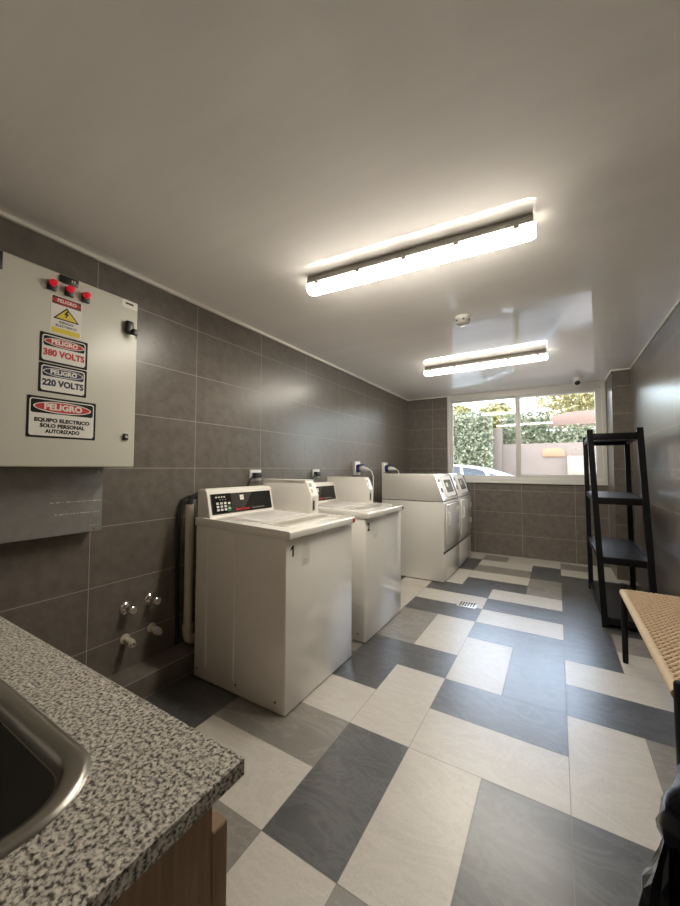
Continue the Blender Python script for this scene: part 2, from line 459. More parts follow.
for k in range(-5, 16):
    for i in range(10):
        if (i, k) not in occ: ftile(fx[i], fx[i + 1], fy(k), fy(k + 1), 'LKTLK'[(i * 3 + k * 2) % 5])
struct('floor', w, ['L', 'K', 'T', 'fgrout'], smooth=False)

# window
win = empty('window_1', (-.44, YB, .985)); win['kind'] = 'structure'
def frame_mb(x0, x1, z0, z1, t, y0, y1, tb=None, tt=None):
    tb = tb or t; tt = tt or t
    return MB().box(x0, x0 + t, y0, y1, z0, z1, .003).box(x1 - t, x1, y0, y1, z0, z1, .003).box(x0 + t, x1 - t, y0, y1, z0, z0 + tb, .003).box(x0 + t, x1 - t, y0, y1, z1 - tt, z1, .003)
struct('outer_frame', frame_mb(-1.388, .532, .985, ZC - .001, .045, YB - .012, YB + .09, .075, .085), 'frame', win)
struct('sash', frame_mb(-1.345, -.412, 1.055, 2.19, .030, YB + .035, YB + .06, .035, .035), 'frame', win)
struct('sash', frame_mb(-.474, .488, 1.055, 2.19, .066, YB + .005, YB + .033, .055, .045), 'frame', win)
struct('pane', MB().box(-1.32, -.44, YB + .045, YB + .049, 1.08, 2.165), 'glass', win, smooth=False)
struct('pane', MB().box(-.425, .46, YB + .017, YB + .021, 1.10, 2.155), 'glass', win, smooth=False)
struct('sill', MB().box(-1.388, .532, YB - .03, YB - .012, .985, 1.008, .004), 'frame', win)

# ------------------------------------------------------------------ electrical cabinet on the left wall
ec = empty('electrical_cabinet', (-2, .43, 1.19), 'grey painted electrical cabinet with danger stickers on the tiled left wall', 'electrical cabinet')
MB().box(-1.9985, -1.772, -.12, .972, 1.192, 1.993, .006).build('cabinet_body', 'cabinet', ec)
dr = MB().box(-1.770, -1.750, -.125, .976, 1.190, 1.996, .008, 3).build('door', 'cabinet', ec)
def rrect(y0, y1, z0, z1, r, n=5):
    pts = []
    for cy_, cz_, a0 in ((y1 - r, z1 - r, 0), (y0 + r, z1 - r, 90), (y0 + r, z0 + r, 180), (y1 - r, z0 + r, 270)):
        for k in range(n + 1):
            a = math.radians(a0 + 90 * k / n); pts.append((cy_ + r * math.cos(a), cz_ + r * math.sin(a)))
    return pts
def plate(mb, pts, x0, x1, mi=0): return mb.prism(pts, 'x', x0, x1, mi=mi)
def ell(yc, zc, a, b, n=32): return [(yc + a * math.cos(2 * PI * k / n), zc + b * math.sin(2 * PI * k / n)) for k in range(n)]
XF = -1.750
def danger_sign(y0, y1, z0, z1, head, oval, lines, lk, hz, tsz, small_red=True):
    s_ = MB(); plate(s_, rrect(y0, y1, z0, z1, .004), XF, XF + .001, 0)
    s_ = s_.build('warning_sign', 'black', ec)
    b = .008
    pl = MB(); plate(pl, rrect(y0 + b, y1 - b, z0 + b, z1 - b, .010), XF, XF + .0014); pl.build('sign_face', 'white', s_)
    yc = (y0 + y1) / 2; w_ = y1 - y0
    hd = MB(); plate(hd, rrect(y0 + b + .004, y1 - b - .004, z1 - hz, z1 - b - .004, .008), XF, XF + .0018); hd.build('sign_header', head, s_)
    zc = z1 - (hz + b + .004) / 2; hh = (hz - b - .004) / 2
    e1 = MB(); plate(e1, ell(yc, zc, w_ * .42, hh * .86), XF, XF + .0022); e1.build('sign_oval_rim', 'white', s_)
    e2 = MB(); plate(e2, ell(yc, zc, w_ * .40, hh * .72), XF, XF + .0026); e2.build('sign_oval', oval, s_)
    text('sign_lettering', 'PELIGRO', hh * 1.25, face_x(XF + .003, yc, zc), 'white', s_, bold=hh * .05, fit=w_ * .55)
    n = len(lines); zt = z1 - hz; zb = z0 + b + .004
    for i, t in enumerate(lines):
        zz = z1 - (z1 - z0) * ((.57, .705, .84)[i] if n > 1 else .66)
        text('sign_lettering', t, tsz, face_x(XF + .0018, yc, zz), lk, s_, bold=tsz * .045, fit=w_ * (.86 if n == 1 else len(t) / 16 * .80))
    return s_
danger_sign(.590, .760, 1.613, 1.733, 'black', 'red', ['380 VOLTS'], 'red', .052, .035)
danger_sign(.590, .760, 1.491, 1.609, 'navy', 'navy', ['220 VOLTS'], 'navy', .052, .035)
danger_sign(.557, .800, 1.308, 1.472, 'black', 'red', ['EQUIPO ELECTRICO', 'SOLO PERSONAL', 'AUTORIZADO'], 'black', .066, .0205)
# electric risk sticker
y0, y1, z0, z1 = .622, .734, 1.740, 1.898
s_ = MB(); plate(s_, rrect(y0, y1, z0, z1, .007), XF, XF + .001); s_ = s_.build('risk_sticker', 'white', ec)
q = MB(); plate(q, rrect(y0 + .004, y1 - .004, z1 - .036, z1 - .003, .003), XF, XF + .0014); q.build('sign_header', 'maroon', s_)
q = MB(); plate(q, ell((y0 + y1) / 2, z1 - .0195, .052, .0125), XF, XF + .0018); q.build('sign_oval', 'red', s_)
text('sign_lettering', 'PELIGRO', .019, face_x(XF + .0022, (y0 + y1) / 2, z1 - .0195), 'white', s_, bold=.0004, fit=.068)
q = MB(); plate(q, rrect(y0 + .004, y1 - .004, z0 + .003, z0 + .024, .003), XF, XF + .0014); q.build('sign_footer', 'yellow', s_)
yc = (y0 + y1) / 2; zt = z1 - .041; zb = z1 - .097
def tri(k): return [(yc - .047 * k, zb + .022 * (1 - k)), (yc + .047 * k, zb + .022 * (1 - k)), (yc, zt - (1 - k) * .038)]
q = MB(); plate(q, tri(1), XF, XF + .0014); q.build('triangle_border', 'black', s_)
q = MB(); plate(q, tri(.80), XF, XF + .0018); q.build('warning_triangle', 'yellow', s_)
bz = zb + .025
q = MB(); plate(q, [(yc + .001, bz + .018), (yc - .010, bz - .001), (yc - .001, bz + .001), (yc - .006, bz - .013), (yc - .002, bz - .011), (yc + .008, bz + .007), (yc + .000, bz + .005), (yc + .007, bz + .018)], XF, XF + .0022); q.build('lightning_bolt', 'black', s_)
text('sign_lettering', 'RIESGO', .0120, face_x(XF + .0014, yc, z0 + .0495), 'black', s_, bold=.0002, fit=.05)
text('sign_lettering', 'ELECTRICO', .0125, face_x(XF + .0014, yc, z0 + .0345), 'black', s_, bold=.0002, fit=.075)
# corner name plate, black name plates, lamps, key switch, latch
q = MB(); plate(q, rrect(.900, .972, 1.955, 1.992, .004), XF, XF + .001); q = q.build('corner_sticker', 'white', ec)
MB().box(XF, XF + .0014, .915, .952, 1.972, 1.981).build('sticker_mark', 'maroon', q)
q = MB().box(XF, XF + .006, .648, .716, 1.960, 1.990, .001).build('meter_display', 'blk', ec)
for a in (.690, .699): MB().box(XF + .006, XF + .0065, a, a + .005, 1.970, 1.982).build('display_digit', 'stick', q)
MB().box(XF, XF + .004, .30, .470, 1.922, 1.991, .001).build('vent_plate', 'blk', ec)
for yc_, zc_ in ((.623, 1.936), (.683, 1.935), (.744, 1.934)):
    q = MB().box(XF, XF + .010, yc_ - .016, yc_ + .016, zc_ - .026, zc_ + .012, .002).build('lamp_holder', 'blk', ec)
    MB().lathe([(.0, .026), (.007, .025), (.012, .020), (.014, .010), (.014, 0)][::-1], (XF + .006, yc_, zc_ + .003), (1, 0, 0)).build('red_indicator_lamp', 'redlamp', q)
q = MB().box(XF, XF + .022, .912, .948, 1.828, 1.890, .008, 3).build('key_switch', 'blk', ec)
MB().box(XF + .022, XF + .034, .935, .960, 1.822, 1.852, .004).build('key', 'blk', q)
MB().tube([(XF + .028, .952, 1.826), (XF + .026, .954, 1.806)], .003).build('key_tag', 'chrome', q)
q = MB().box(XF, XF + .012, .917, .940, 1.318, 1.350, .005).build('latch', 'blk', ec)
MB().lathe([(.006, 0), (.006, .003), (0, .003)], (XF + .012, .9285, 1.334), (1, 0, 0), 12).build('latch_keyhole', 'stick', q)

gp = MB().box(-1.9985, -1.905, .28, .913, .885, 1.187, .002)
gt = thing('cable_trough', gp, 'galv', (-2, .6, .885), 'grey sheet metal cable trough under the electrical cabinet on the wall', 'cable trough')
OFF[gt.name] = Vector(gt.location)
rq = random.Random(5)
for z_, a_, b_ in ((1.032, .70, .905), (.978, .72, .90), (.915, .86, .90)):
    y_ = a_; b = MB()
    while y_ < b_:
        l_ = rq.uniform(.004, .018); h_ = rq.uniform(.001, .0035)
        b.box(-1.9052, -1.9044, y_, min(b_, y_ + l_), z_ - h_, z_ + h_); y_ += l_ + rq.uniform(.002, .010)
    b.build('pale_dashes', 'stick', gt, smooth=False)  # broken rows of pale grey dashes on the trough face
for y_, z_ in ((.88, .898), (.89, 1.17)): MB().lathe([(.005, 0), (.005, .002), (0, .003)], (-1.905, y_, z_), (1, 0, 0), 10).build('screw', 'chrome', gt)

# ------------------------------------------------------------------ sink counter at lower left
ct = MB()
SX0, SX1, SY0, SY1 = -.95, -.357, -.24, .193
def rr2(x0, x1, y0, y1, r, n=8): return rrect(x0, x1, y0, y1, r, n)
hole = rr2(SX0 + .012, SX1 - .012, SY0 + .012, SY1 - .012, .055)
outer = [(-1.998, -.448), (-.273, -.448), (-.273, .2695), (-1.998, .2695)]
def ring_slab(bm_, outer, inner, z0, z1):
    """slab with a hole: outer rectangle fan-bridged to an inner loop with equal points"""
    n = len(inner); O = []
    x0, x1 = outer[0][0], outer[1][0]; y0, y1 = outer[0][1], outer[2][1]
    cx, cyy = sum(p[0] for p in inner) / n, sum(p[1] for p in inner) / n
    corners = [(x1, y1), (x0, y1), (x0, y0), (x1, y0)]
    k = n // 4
    for i in range(n):
        s_, t = divmod(i, k)
        # spread the points of each rounded corner along the two half sides around that corner
        c_ = corners[s_]; f = t / (k - 1)
        prevm = [(x1, cyy), (cx, y1), (x0, cyy), (cx, y0)][s_]; nextm = [(cx, y1), (x0, cyy), (cx, y0), (x1, cyy)][s_]
        if f <= .5: p = tuple(prevm[j] + (c_[j] - prevm[j]) * f * 2 for j in (0, 1))
        else: p = tuple(c_[j] + (nextm[j] - c_[j]) * (f - .5) * 2 for j in (0, 1))
        O.append(p)
    V = lambda p, z: bm_.verts.new((p[0], p[1], z))
    a = [V(p, z1) for p in O]; b = [V(p, z1) for p in inner]; c = [V(p, z0) for p in O]; d = [V(p, z0) for p in inner]
    for i in range(n):
        j = (i + 1) % n
        for q4 in ((a[i], a[j], b[j], b[i]), (c[j], c[i], d[i], d[j]), (a[j], a[i], c[i], c[j]), (b[i], b[j], d[j], d[i])):
            vs = []
            for v in q4:
                if v not in vs: vs.append(v)
            try: bm_.faces.new(vs)
            except ValueError: pass
    bmesh.ops.remove_doubles(bm_, verts=bm_.verts[:], dist=1e-6)
hole9 = rrect(SX0 + .012, SX1 - .012, SY0 + .012, SY1 - .012, .055, 8)      # 36 points, 9 per corner
ring_slab(ct.bm, outer, hole9, .884, .900)
thing('countertop', ct, 'granite', (-1.1, -.1, .884), 'speckled grey granite countertop at lower left, around the steel sink', 'countertop', smooth=False)
cb = empty('sink_cabinet', (-1.1, -.1, 0), 'oak veneer base cabinet under the granite countertop', 'cabinet')
MB().box(-.308, -.290, -.445, .245, .0, .8838).box(-1.995, -1.977, -.445, .245, 0, .8838).box(-1.977, -.308, -.445, -.427, .08, .8838)\
    .box(-1.977, -.308, -.427, .245, .08, .098).box(-1.977, -.308, .18, .20, 0, .08).box(-1.977, -.308, .225, .245, .845, .8838).build('carcass', 'wood', cb, smooth=False)
for a, b in ((-.852, -.2895), (-1.42, -.856), (-1.99, -1.424)):
    d_ = MB().box(a, b, .2465, .2645, .085, .838, .0012, 1).build('door', 'wood', cb)
    MB().box(a + .03, a + .14, .2645, .279, .79, .802, .003).build('handle', 'steel', d_)
sk = empty('sink', (-.65, -.02, .75), 'stainless steel drop-in sink set in the granite countertop', 'sink')
def loops(specs, mb):
    rings = []
    for (x0, x1, y0, y1, r, z) in specs: rings.append([mb.bm.verts.new((p[0], p[1], z)) for p in rrect(x0, x1, y0, y1, r, 10)])
    n = len(rings[0])
    for A, B in zip(rings, rings[1:]):
        for i in range(n): mb.bm.faces.new((A[i], A[(i + 1) % n], B[(i + 1) % n], B[i]))
    mb.bm.faces.new(rings[-1])
def inset(d, r, z): return (SX0 + d, SX1 - d, SY0 + d, SY1 - d, r, z)
rm = MB()
rings = [inset(0, .068, .9003), inset(.003, .066, .9040), inset(.008, .062, .9048), inset(.018, .056, .9025), inset(.022, .052, .8985), inset(.0245, .050, .890), inset(.0255, .049, .890)]
loops(rings, rm); bmesh.ops.delete(rm.bm, geom=[rm.bm.faces[:][-1]], context='FACES')
rm.build('rim', 'steel', sk, ang=1.2)
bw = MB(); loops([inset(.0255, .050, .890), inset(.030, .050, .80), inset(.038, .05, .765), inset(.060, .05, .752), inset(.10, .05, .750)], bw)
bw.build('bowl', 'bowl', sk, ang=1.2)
MB().lathe([(.045, .0), (.045, .003), (.030, .004), (.026, .001), (0, .001)], (-.655, -.02, .750)).build('drain', 'chrome', sk)

# ------------------------------------------------------------------ plumbing on the left wall
for (yy, zz, lab) in ((1.092, .434, 'chrome stop valve on the left wall, nearer the sink'), (1.225, .441, 'chrome stop valve on the left wall, nearer the washers')):
    t = empty('stop_valve', (-2, yy, zz), lab, 'valve', 'stop valves on the left wall')
    X0 = -1.999
    MB().lathe([(.034, 0), (.034, .004), (.026, .012), (.014, .016), (.014, .032), (.018, .035), (.018, .052), (.010, .057), (0, .057)], (X0, yy, zz), (1, 0, 0)).build('valve_body', 'chrome', t)
    MB().tube([(X0 + .043, yy, zz), (X0 + .047, yy + .012, zz - .010), (X0 + .052, yy + .026, zz - .012)], [.012, .010, .009], 12).build('outlet', 'chrome', t)
    MB().lathe([(.020, 0), (.023, .004), (.023, .014), (.018, .018), (0, .018)], (X0 + .058, yy, zz), (1, 0, 0), 12).build('handwheel', 'chrome', t)
for (yy, zz, lab) in ((1.090, .272, 'ivory plastic pipe stub on the wall below the valve nearer the sink'), (1.238, .278, 'ivory plastic pipe stub on the wall below the valve nearer the washers')):
    t = empty('pipe_stub', (-2, yy, zz), lab, 'pipe', 'pipe stubs on the left wall')
    X0 = -1.999
    MB().lathe([(.013, 0), (.013, .040), (.020, .041), (.020, .068), (.013, .070), (.013, .086), (.008, .086), (.008, .06), (0, .06)], (X0, yy, zz), (1, -.0, -.12), 18).build('stub_pipe', 'brass', t)
    MB().lathe([(.026, 0), (.026, .003), (.015, .008)], (X0, yy, zz), (1, 0, 0), 18).build('wall_flange', 'brass', t)
pp = empty('drain_pipe', (-1.93, 1.418, .113), 'cream plastic standpipe on the left wall beside washer 1', 'pipe')
PX, PY = -1.925, 1.418
MB().tube([(PX, PY, .20), (PX, PY, .965)], .0235, 18).build('standpipe', 'pvc', pp)
MB().tube([(PX, PY, .25), (PX, PY, .19), (PX, PY + .008, .165), (PX, PY + .03, .147), (PX, PY + .06, .142), (PX, PY + .40, .142)], .028, 18).build('elbow', 'pvc', pp)
MB().lathe([(.031, 0), (.031, .035)], (PX, PY, .205), (0, 0, 1), 18).build('collar', 'pvc', pp)
hp = MB().tube([(PX, PY, .90), (PX, PY, .975), (PX, PY + .012, 1.005), (PX + .01, PY + .045, 1.022), (PX + .02, PY + .09, 1.018), (PX + .03, PY + .14, .97), (PX + .03, PY + .17, .88), (PX + .03, PY + .18, .6)], .0165, 14)
thing('drain_hose', hp, 'rubber', (PX, PY, .6), 'black rubber drain hose hooked into the cream standpipe', 'hose')
hp = MB().tube([(-1.978, 1.385, .13), (-1.978, 1.38, .9), (-1.975, 1.40, .99), (-1.965, 1.44, 1.01), (-1.955, 1.50, .99), (-1.955, 1.53, .7)], .010, 10)
thing('supply_hose', hp, 'rubber', (-1.978, 1.385, .13), 'thin black hose running down the wall behind the cream standpipe', 'hose')

# ------------------------------------------------------------------ washing machines
def make_washer(num, badge, label, Y0=1.372):
    """near corner at Y=1.372; front faces +X"""
    Y1, XBk, XFr = Y0 + .656, -1.80, -1.135
    t = empty('washing_machine', (-1.46, Y0 + .328, 0), label, 'washing machine', 'top loading washing machines along the left wall')
    MB().prism([(XBk, .004), (XFr - .004, .004), (XFr, .010), (XFr, .844), (XBk, .856)], 'y', Y0, Y1, .006).build('body', 'enamel', t)
    for yy in (Y0,):                                 # pressed ribs in the side panel
        for xx in (-1.70, -1.48):
            MB().box(xx - .006, xx + .006, Y0 - .0045, Y0 + .001, .07, .82, .0025, 1).build('side_rib', 'enamel', t)
    for xx in (-1.77, -1.46, -1.19):
        MB().lathe([(.006, 0), (.006, .003), (0, .0035)], (xx, Y0, .055), (0, -1, 0), 10).build('screw', 'seam', t)
    MB().box(XFr - .004, XFr + .0045, Y0 + .002, Y1 - .002, .006, .832, .004).build('front_panel', 'enamel', t)
    for xx in (-1.75, -1.19):
        for yy in (Y0 + .06, Y1 - .06):
            MB().lathe([(.020, 0), (.020, .01), (.009, .012), (.009, .03)], (xx, yy, 0), (0, 0, 1), 14).build('foot', 'rubber', t)
    dk = MB().prism([(XBk - .004, .856), (XFr + .030, .842), (XFr + .034, .846), (XFr + .034, .876), (XFr + .026, .883), (XBk - .004, .905)], 'y', Y0 - .006, Y1 - .010, .004).build('top_deck', 'enamel', t)
    sl = (.905 - .883) / (XFr + .026 - XBk + .004)       # slope of the deck top
    zt = lambda x: .905 - sl * (x - XBk + .004)
    def deck_box(x0, x1, y0, y1, h, d0=.001):
        b = MB(); b.box(x0, x1, y0, y1, 0, 1)
        for v in b.bm.verts: v.co.z = zt(v.co.x) + (h if v.co.z > .5 else -d0)
        return b
    ld = deck_box(-1.66, -1.185, Y0 + .075, Y1 - .060, .0022)
    ld = ld.build('lid', 'enamel', t)
    deck_box(-1.30, -1.215, Y0 + .10, Y1 - .13, .0028, .01).build('lid_recess', 'lidtrim', ld)
    pa = deck_box(-1.655, -1.375, Y0 + .11, Y1 - .14, .0030, .01).build('instruction_print', 'paper', ld)
    for k in range(5):
        deck_box(-1.62 + k * .048, -1.60 + k * .048, Y0 + .15 + .03 * (k % 2), Y1 - .20 - .04 * (k % 3), .0034, .01).build('print_line', 'stick', pa)
    # control console with sloped fascia
    cn = MB().prism([(XBk, .888), (-1.668, .888), (-1.690, .905), (-1.722, 1.050), (-1.733, 1.060), (XBk, 1.060)], 'y', Y0 + .006, Y0 + .546, .003).build('control_console', 'enamel2', t)
    tl = math.atan2(.032, .145)
    fz0 = (-1.690, .905)
    def fp(y, h, out=0.):                            # point on the fascia: y, height up the slope
        return Vector((-1.690 - math.sin(tl) * h + math.cos(tl) * out, y, .905 + math.cos(tl) * h + math.sin(tl) * out))
    def fbox(y0_, y1_, h0, h1, out, name, mk, par):
        b = MB(); b.box(0, 1, 0, 1, 0, 1)
        for v in b.bm.verts:
            v.co = fp(y0_ if v.co.y < .5 else y1_, h0 if v.co.z < .5 else h1, out if v.co.x > .5 else -.002)
        return b.build(name, mk, par, smooth=False)
    ya, yb_ = Y0 + .024, Y0 + .526
    fa = fbox(ya, yb_, .012, 0.131, .002, 'fascia', 'fascia', cn)
    b = MB(); pts = [(ya + .235, .012), (yb_, .012), (yb_, 0.131), (ya + .33, 0.131)]
    A = [b.bm.verts.new(fp(y, h, .0024)) for y, h in pts]; b.bm.faces.new(A); b.build('fascia_black_area', 'fasciab', fa, smooth=False)
    fbox(ya + .008, ya + .150, .018, .132, .0026, 'keypad', 'fasciab', fa)
    for c_ in range(3):
        for r_ in range(3):
            fbox(ya + .036 + c_ * .028, ya + .054 + c_ * .028, .030 + r_ * .019, .043 + r_ * .019, .0036, 'button', 'btn', fa)
    fbox(ya + .122, ya + .140, .066, .078, .0036, 'button', 'btn', fa)
    fbox(ya + .116, ya + .144, .022, .060, .0032, 'start_button', 'green', fa)
    fbox(ya + .121, ya + .139, .036, .046, .0038, 'button', 'btn', fa)
    for k in range(4): fbox(ya + .034 + k * .020, ya + .046 + k * .020, .108, .116, .003, 'display_mark', 'stick', fa)
    for k in range(3): fbox(ya + .064 + k * .020, ya + .070 + k * .020, .094, .099, .003, 'display_mark', 'stick', fa)
    q4 = fbox(ya + .224, ya + .254, .086, .116, .003, 'logo_plate', 'white', fa)
    fbox(ya + .232, ya + .246, .096, .107, .0034, 'logo_mark', 'stick', q4)
    def fmx(y, h):
        p = fp(y, h, .0028); return face_x(p.x, p.y, p.z, tl)
    text('brand_lettering', 'Speed Queen', .023, fmx(ya + .235, .030), 'red', fa, bold=.0006, shear=.25, fit=.115)
    text('brand_lettering', 'Commercial Laundry', .0115, fmx(ya + .370, .029), 'stick', fa, fit=.115)
    MB().box(XBk + .01, -1.735, Y0 + .01, Y0 + .542, 1.059, 1.065, .002).build('console_cap', 'enamel2', t)
    # coin meter case
    ya2, yb2 = Y0 + .548, Y0 + .636
    cm = MB().prism([(XBk, .888), (-1.378, .880), (-1.376, 1.008), (-1.416, 1.098), (-1.428, 1.104), (XBk, 1.104)], 'y', ya2, yb2, .003).build('coin_box', 'enamel2', t)
    MB().box(XBk - .001, -1.421, ya2 - .004, yb2 + .004, 1.1035, 1.110, .002).build('coin_box_lid', 'enamel2', cm)
    MB().box(-1.378, -1.3735, ya2 + .012, ya2 + .050, .905, .995, .001).build('coin_slide', 'stick', cm)
    MB().box(-1.3735, -1.368, ya2 + .018, ya2 + .030, .915, .975, .001).build('coin_slot', 'blk', cm)
    n_ = Vector((.09, 0, .04)).normalized()
    for k, (f0, f1, w0, w1) in enumerate(((.62, .90, .012, .05), (.2, .45, .02, .035))):
        b = MB(); pa_, pb_ = Vector((-1.376, 0, 1.008)), Vector((-1.416, 0, 1.098))
        b.quad(*[tuple(pa_.lerp(pb_, f) + n_ * .001 + Vector((0, ya2 + w_, 0))) for f, w_ in ((f0, w0), (f0, w1), (f1, w1), (f1, w0))])
        b.build('coin_label', 'lidtrim', cm, smooth=False)
    # front number and small stickers
    if num == '1':
        yn, zn = Y0 + .052, .776
        q = MB().prism([(yn - .004, zn - .027), (yn + .009, zn - .027), (yn + .009, zn + .027), (yn - .002, zn + .027), (yn - .017, zn + .014), (yn - .017, zn + .004), (yn - .004, zn + .011)], 'x', XFr + .0044, XFr + .0052)
        q.build('number_sticker', 'black', t, smooth=False)
    else:
        text('number_sticker', num, .072, face_x(XFr + .0048, Y0 + .052, .776), 'black', t, bold=.0032)
    st = MB().box(XFr + .0044, XFr + .0049, Y0 + .125, Y0 + .195, .685, .812).build('instruction_sticker', 'enamel2', t)
    for z_, a_, b_ in ((.800, .010, .055), (.788, .012, .060), (.712, .010, .058), (.700, .016, .050)):
        MB().box(XFr + .0047, XFr + .0052, Y0 + .125 + a_, Y0 + .125 + b_, z_, z_ + .004).build('sticker_line', 'stick', st)
    MB().box(XFr + .032, XFr + .0365, Y1 - .042, Y1 - .016, .850, .873, .001).build('corner_badge', badge, t)
    return t
make_washer('1', 'red', 'white top loading washing machine numbered 1, nearest the sink')
make_washer('2', 'seam', 'white top loading washing machine numbered 2, between washer 1 and the dryers', 2.214)

# ------------------------------------------------------------------ dryers
def make_dryer(label):
    Y0, Y1, XBk, XFr = 3.785, 4.460, -1.72, -1.02
    t = empty('dryer', (-1.37, 4.12, 0), label, 'dryer', 'front loading dryers by the window')
    MB().box(XBk, XFr, Y0, Y1, .006, .832, .006).build('body', 'enamel', t)
    MB().prism([(XBk, .838), (XFr, .838), (XFr, .852), (XFr - .092, 1.112), (XFr - .112, 1.124), (XBk, 1.124)], 'y', Y0, Y1, .005).build('console', 'enamel', t)
    MB().box(XBk + .008, XFr - .008, Y0 + .008, Y1 - .008, .830, .840).build('console_gap', 'seam', t)
    for xx in (-1.66, -1.08):
        for yy in (Y0 + .06, Y1 - .06):
            MB().lathe([(.020, 0), (.020, .01), (.010, .012), (.010, .034)], (xx, yy, 0), (0, 0, 1), 14).build('foot', 'rubber', t)
    fp_ = MB().box(XFr - .002, XFr + .004, Y0 + .004, Y1 - .004, .316, .824, .002).build('front_panel', 'enamel', t)
    MB().box(XFr - .002, XFr + .005, Y0 + .004, Y1 - .004, .016, .290, .003).build('lower_panel', 'enamel', t)
    MB().box(XFr - .002, XFr + .0012, Y0 + .001, Y1 - .001, .284, .322).build('panel_gap', 'seam', t)
    MB().box(XFr + .002, XFr + .005, Y0 + .066, Y1 - .034, .368, .806).build('door_gap', 'seam', t)
    dr_ = MB().box(XFr + .003, XFr + .020, Y0 + .07, Y1 - .038, .372, .802, .006).build('door', 'enamel', t)
    MB().tube([(XFr + .020, Y0 + .105, .725), (XFr + .040, Y0 + .105, .715), (XFr + .044, Y0 + .105, .66), (XFr + .040, Y0 + .105, .595), (XFr + .020, Y0 + .105, .585)], .009, 10).build('door_handle', 'white', dr_)
    for zz in (.70, .50): MB().box(XFr + .014, XFr + .023, Y1 - .044, Y1 - .030, zz - .03, zz + .03, .002).build('hinge', 'stick', dr_)
    for k, zz in ((0, .775), (1, .752)): MB().box(XFr + .0195, XFr + .0205, Y0 + .098, Y0 + .125 - k * .01, zz, zz + .014).build('door_mark', 'fascia', dr_)
    # sloped control face
    p0, p1 = Vector((XFr, 0, .852)), Vector((XFr - .092, 0, 1.112)); d_ = (p1 - p0); n_ = Vector((d_.z, 0, -d_.x)).normalized()
    def sbox(y0_, y1_, f0, f1, out, name, mk, par):
        b = MB(); b.box(0, 1, 0, 1, 0, 1)
        for v in b.bm.verts:
            q = p0 + d_ * (f0 if v.co.z < .5 else f1) + n_ * (out if v.co.x > .5 else -.002)
            v.co = (q.x, y0_ if v.co.y < .5 else y1_, q.z)
        return b.build(name, mk, par, smooth=False)
    fc = sbox(Y0 + .19, Y1 - .09, .10, .93, .007, 'meter_panel', 'enamel2', t)
    sc = sbox(Y0 + .25, Y1 - .155, .26, .78, .010, 'display_window', 'screen', fc)
    sbox(Y0 + .28, Y0 + .36, .48, .66, .0105, 'display_print', 'stick', sc)
    sbox(Y0 + .055, Y0 + .115, .72, .84, .004, 'coin_slot', 'seam', t)
    sbox(Y0 + .055, Y0 + .115, .30, .50, .004, 'coin_return', 'seam', t)
    sbox(Y1 - .070, Y1 - .012, .06, .95, .004, 'side_strip', 'fascia', t)
    sbox(Y0 + .09, Y0 + .15, .025, .075, .005, 'console_badge', 'white', t)
    return t
make_dryer('white dryer beside washer 2, the nearer of the two dryers')
d2 = make_dryer('white dryer next to the window wall, the farther of the two dryers')
d2.location.y += .680

# ------------------------------------------------------------------ sockets and plugs on the left wall
for (yc, zc, lab, lab2) in ((2.043, 1.132, 'white wall socket above washer 1', 'black power plug and cord in the socket above washer 1'),
                            (2.857, 1.132, 'white wall socket above washer 2', 'black power plug and cord in the socket above washer 2')):
    t = empty('wall_socket', (-2, yc, zc), lab, 'wall socket', 'small white wall sockets')
    MB().box(-1.999, -1.988, yc - .058, yc + .060, zc - .043, zc + .043, .003).build('cover_plate', 'sock', t)
    MB().box(-1.9885, -1.986, yc - .045, yc + .045, zc - .025, zc + .025, .001).build('socket_insert', 'sock', t)
    t = empty('power_plug', (-1.97, yc, zc), lab2, 'power plug', 'black power plugs')
    MB().box(-1.986, -1.950, yc - .045, yc + .030, zc - .021, zc + .021, .008).build('plug_body', 'blk', t)
    MB().tube([(-1.965, yc - .036, zc), (-1.965, yc - .058, zc - .010), (-1.965, yc - .085, zc - .035), (-1.96, yc - .108, zc - .075), (-1.95, yc - .125, zc - .13), (-1.93, yc - .13, zc - .30)], .0068, 8).build('cord', 'blk', t)
for (yc, zc, lab, lab2) in ((3.655, 1.185, 'tall white power outlet with blue socket between washer 2 and the dryers', 'white plug with cord in the blue socket beside the dryers'),
                            (4.455, 1.185, 'tall white power outlet with blue socket behind the dryers', 'white plug with cord in the blue socket behind the dryers')):
    t = empty('power_outlet', (-2, yc, zc), lab, 'power outlet', 'tall white power outlets')
    MB().box(-1.999, -1.962, yc - .065, yc + .065, zc - .075, zc + .080, .004).build('outlet_box', 'sock', t)
    MB().box(-1.963, -1.925, yc - .042, yc + .042, zc - .045, zc + .040, .006).build('blue_socket', 'bluep', t)
    MB().box(-1.950, -1.870, yc - .038, yc + .038, zc + .036, zc + .046, .003).build('socket_cover', 'bluep', t)
    t = empty('industrial_plug', (-1.925, yc, zc), lab2, 'power plug', 'white plugs in the blue sockets')
    MB().lathe([(.030, 0), (.034, .005), (.034, .030), (.026, .036), (.023, .080), (.012, .105), (0, .105)], (-1.925, yc, zc + .002), (1, 0, -.16), 18).build('plug_body', 'sock', t)
    MB().tube([(-1.82, yc, zc - .014), (-1.79, yc, zc - .03), (-1.765, yc + .0, zc - .09), (-1.765, yc, zc - .2), (-1.78, yc, zc - .4)], .007, 8).build('cord', 'sock', t)

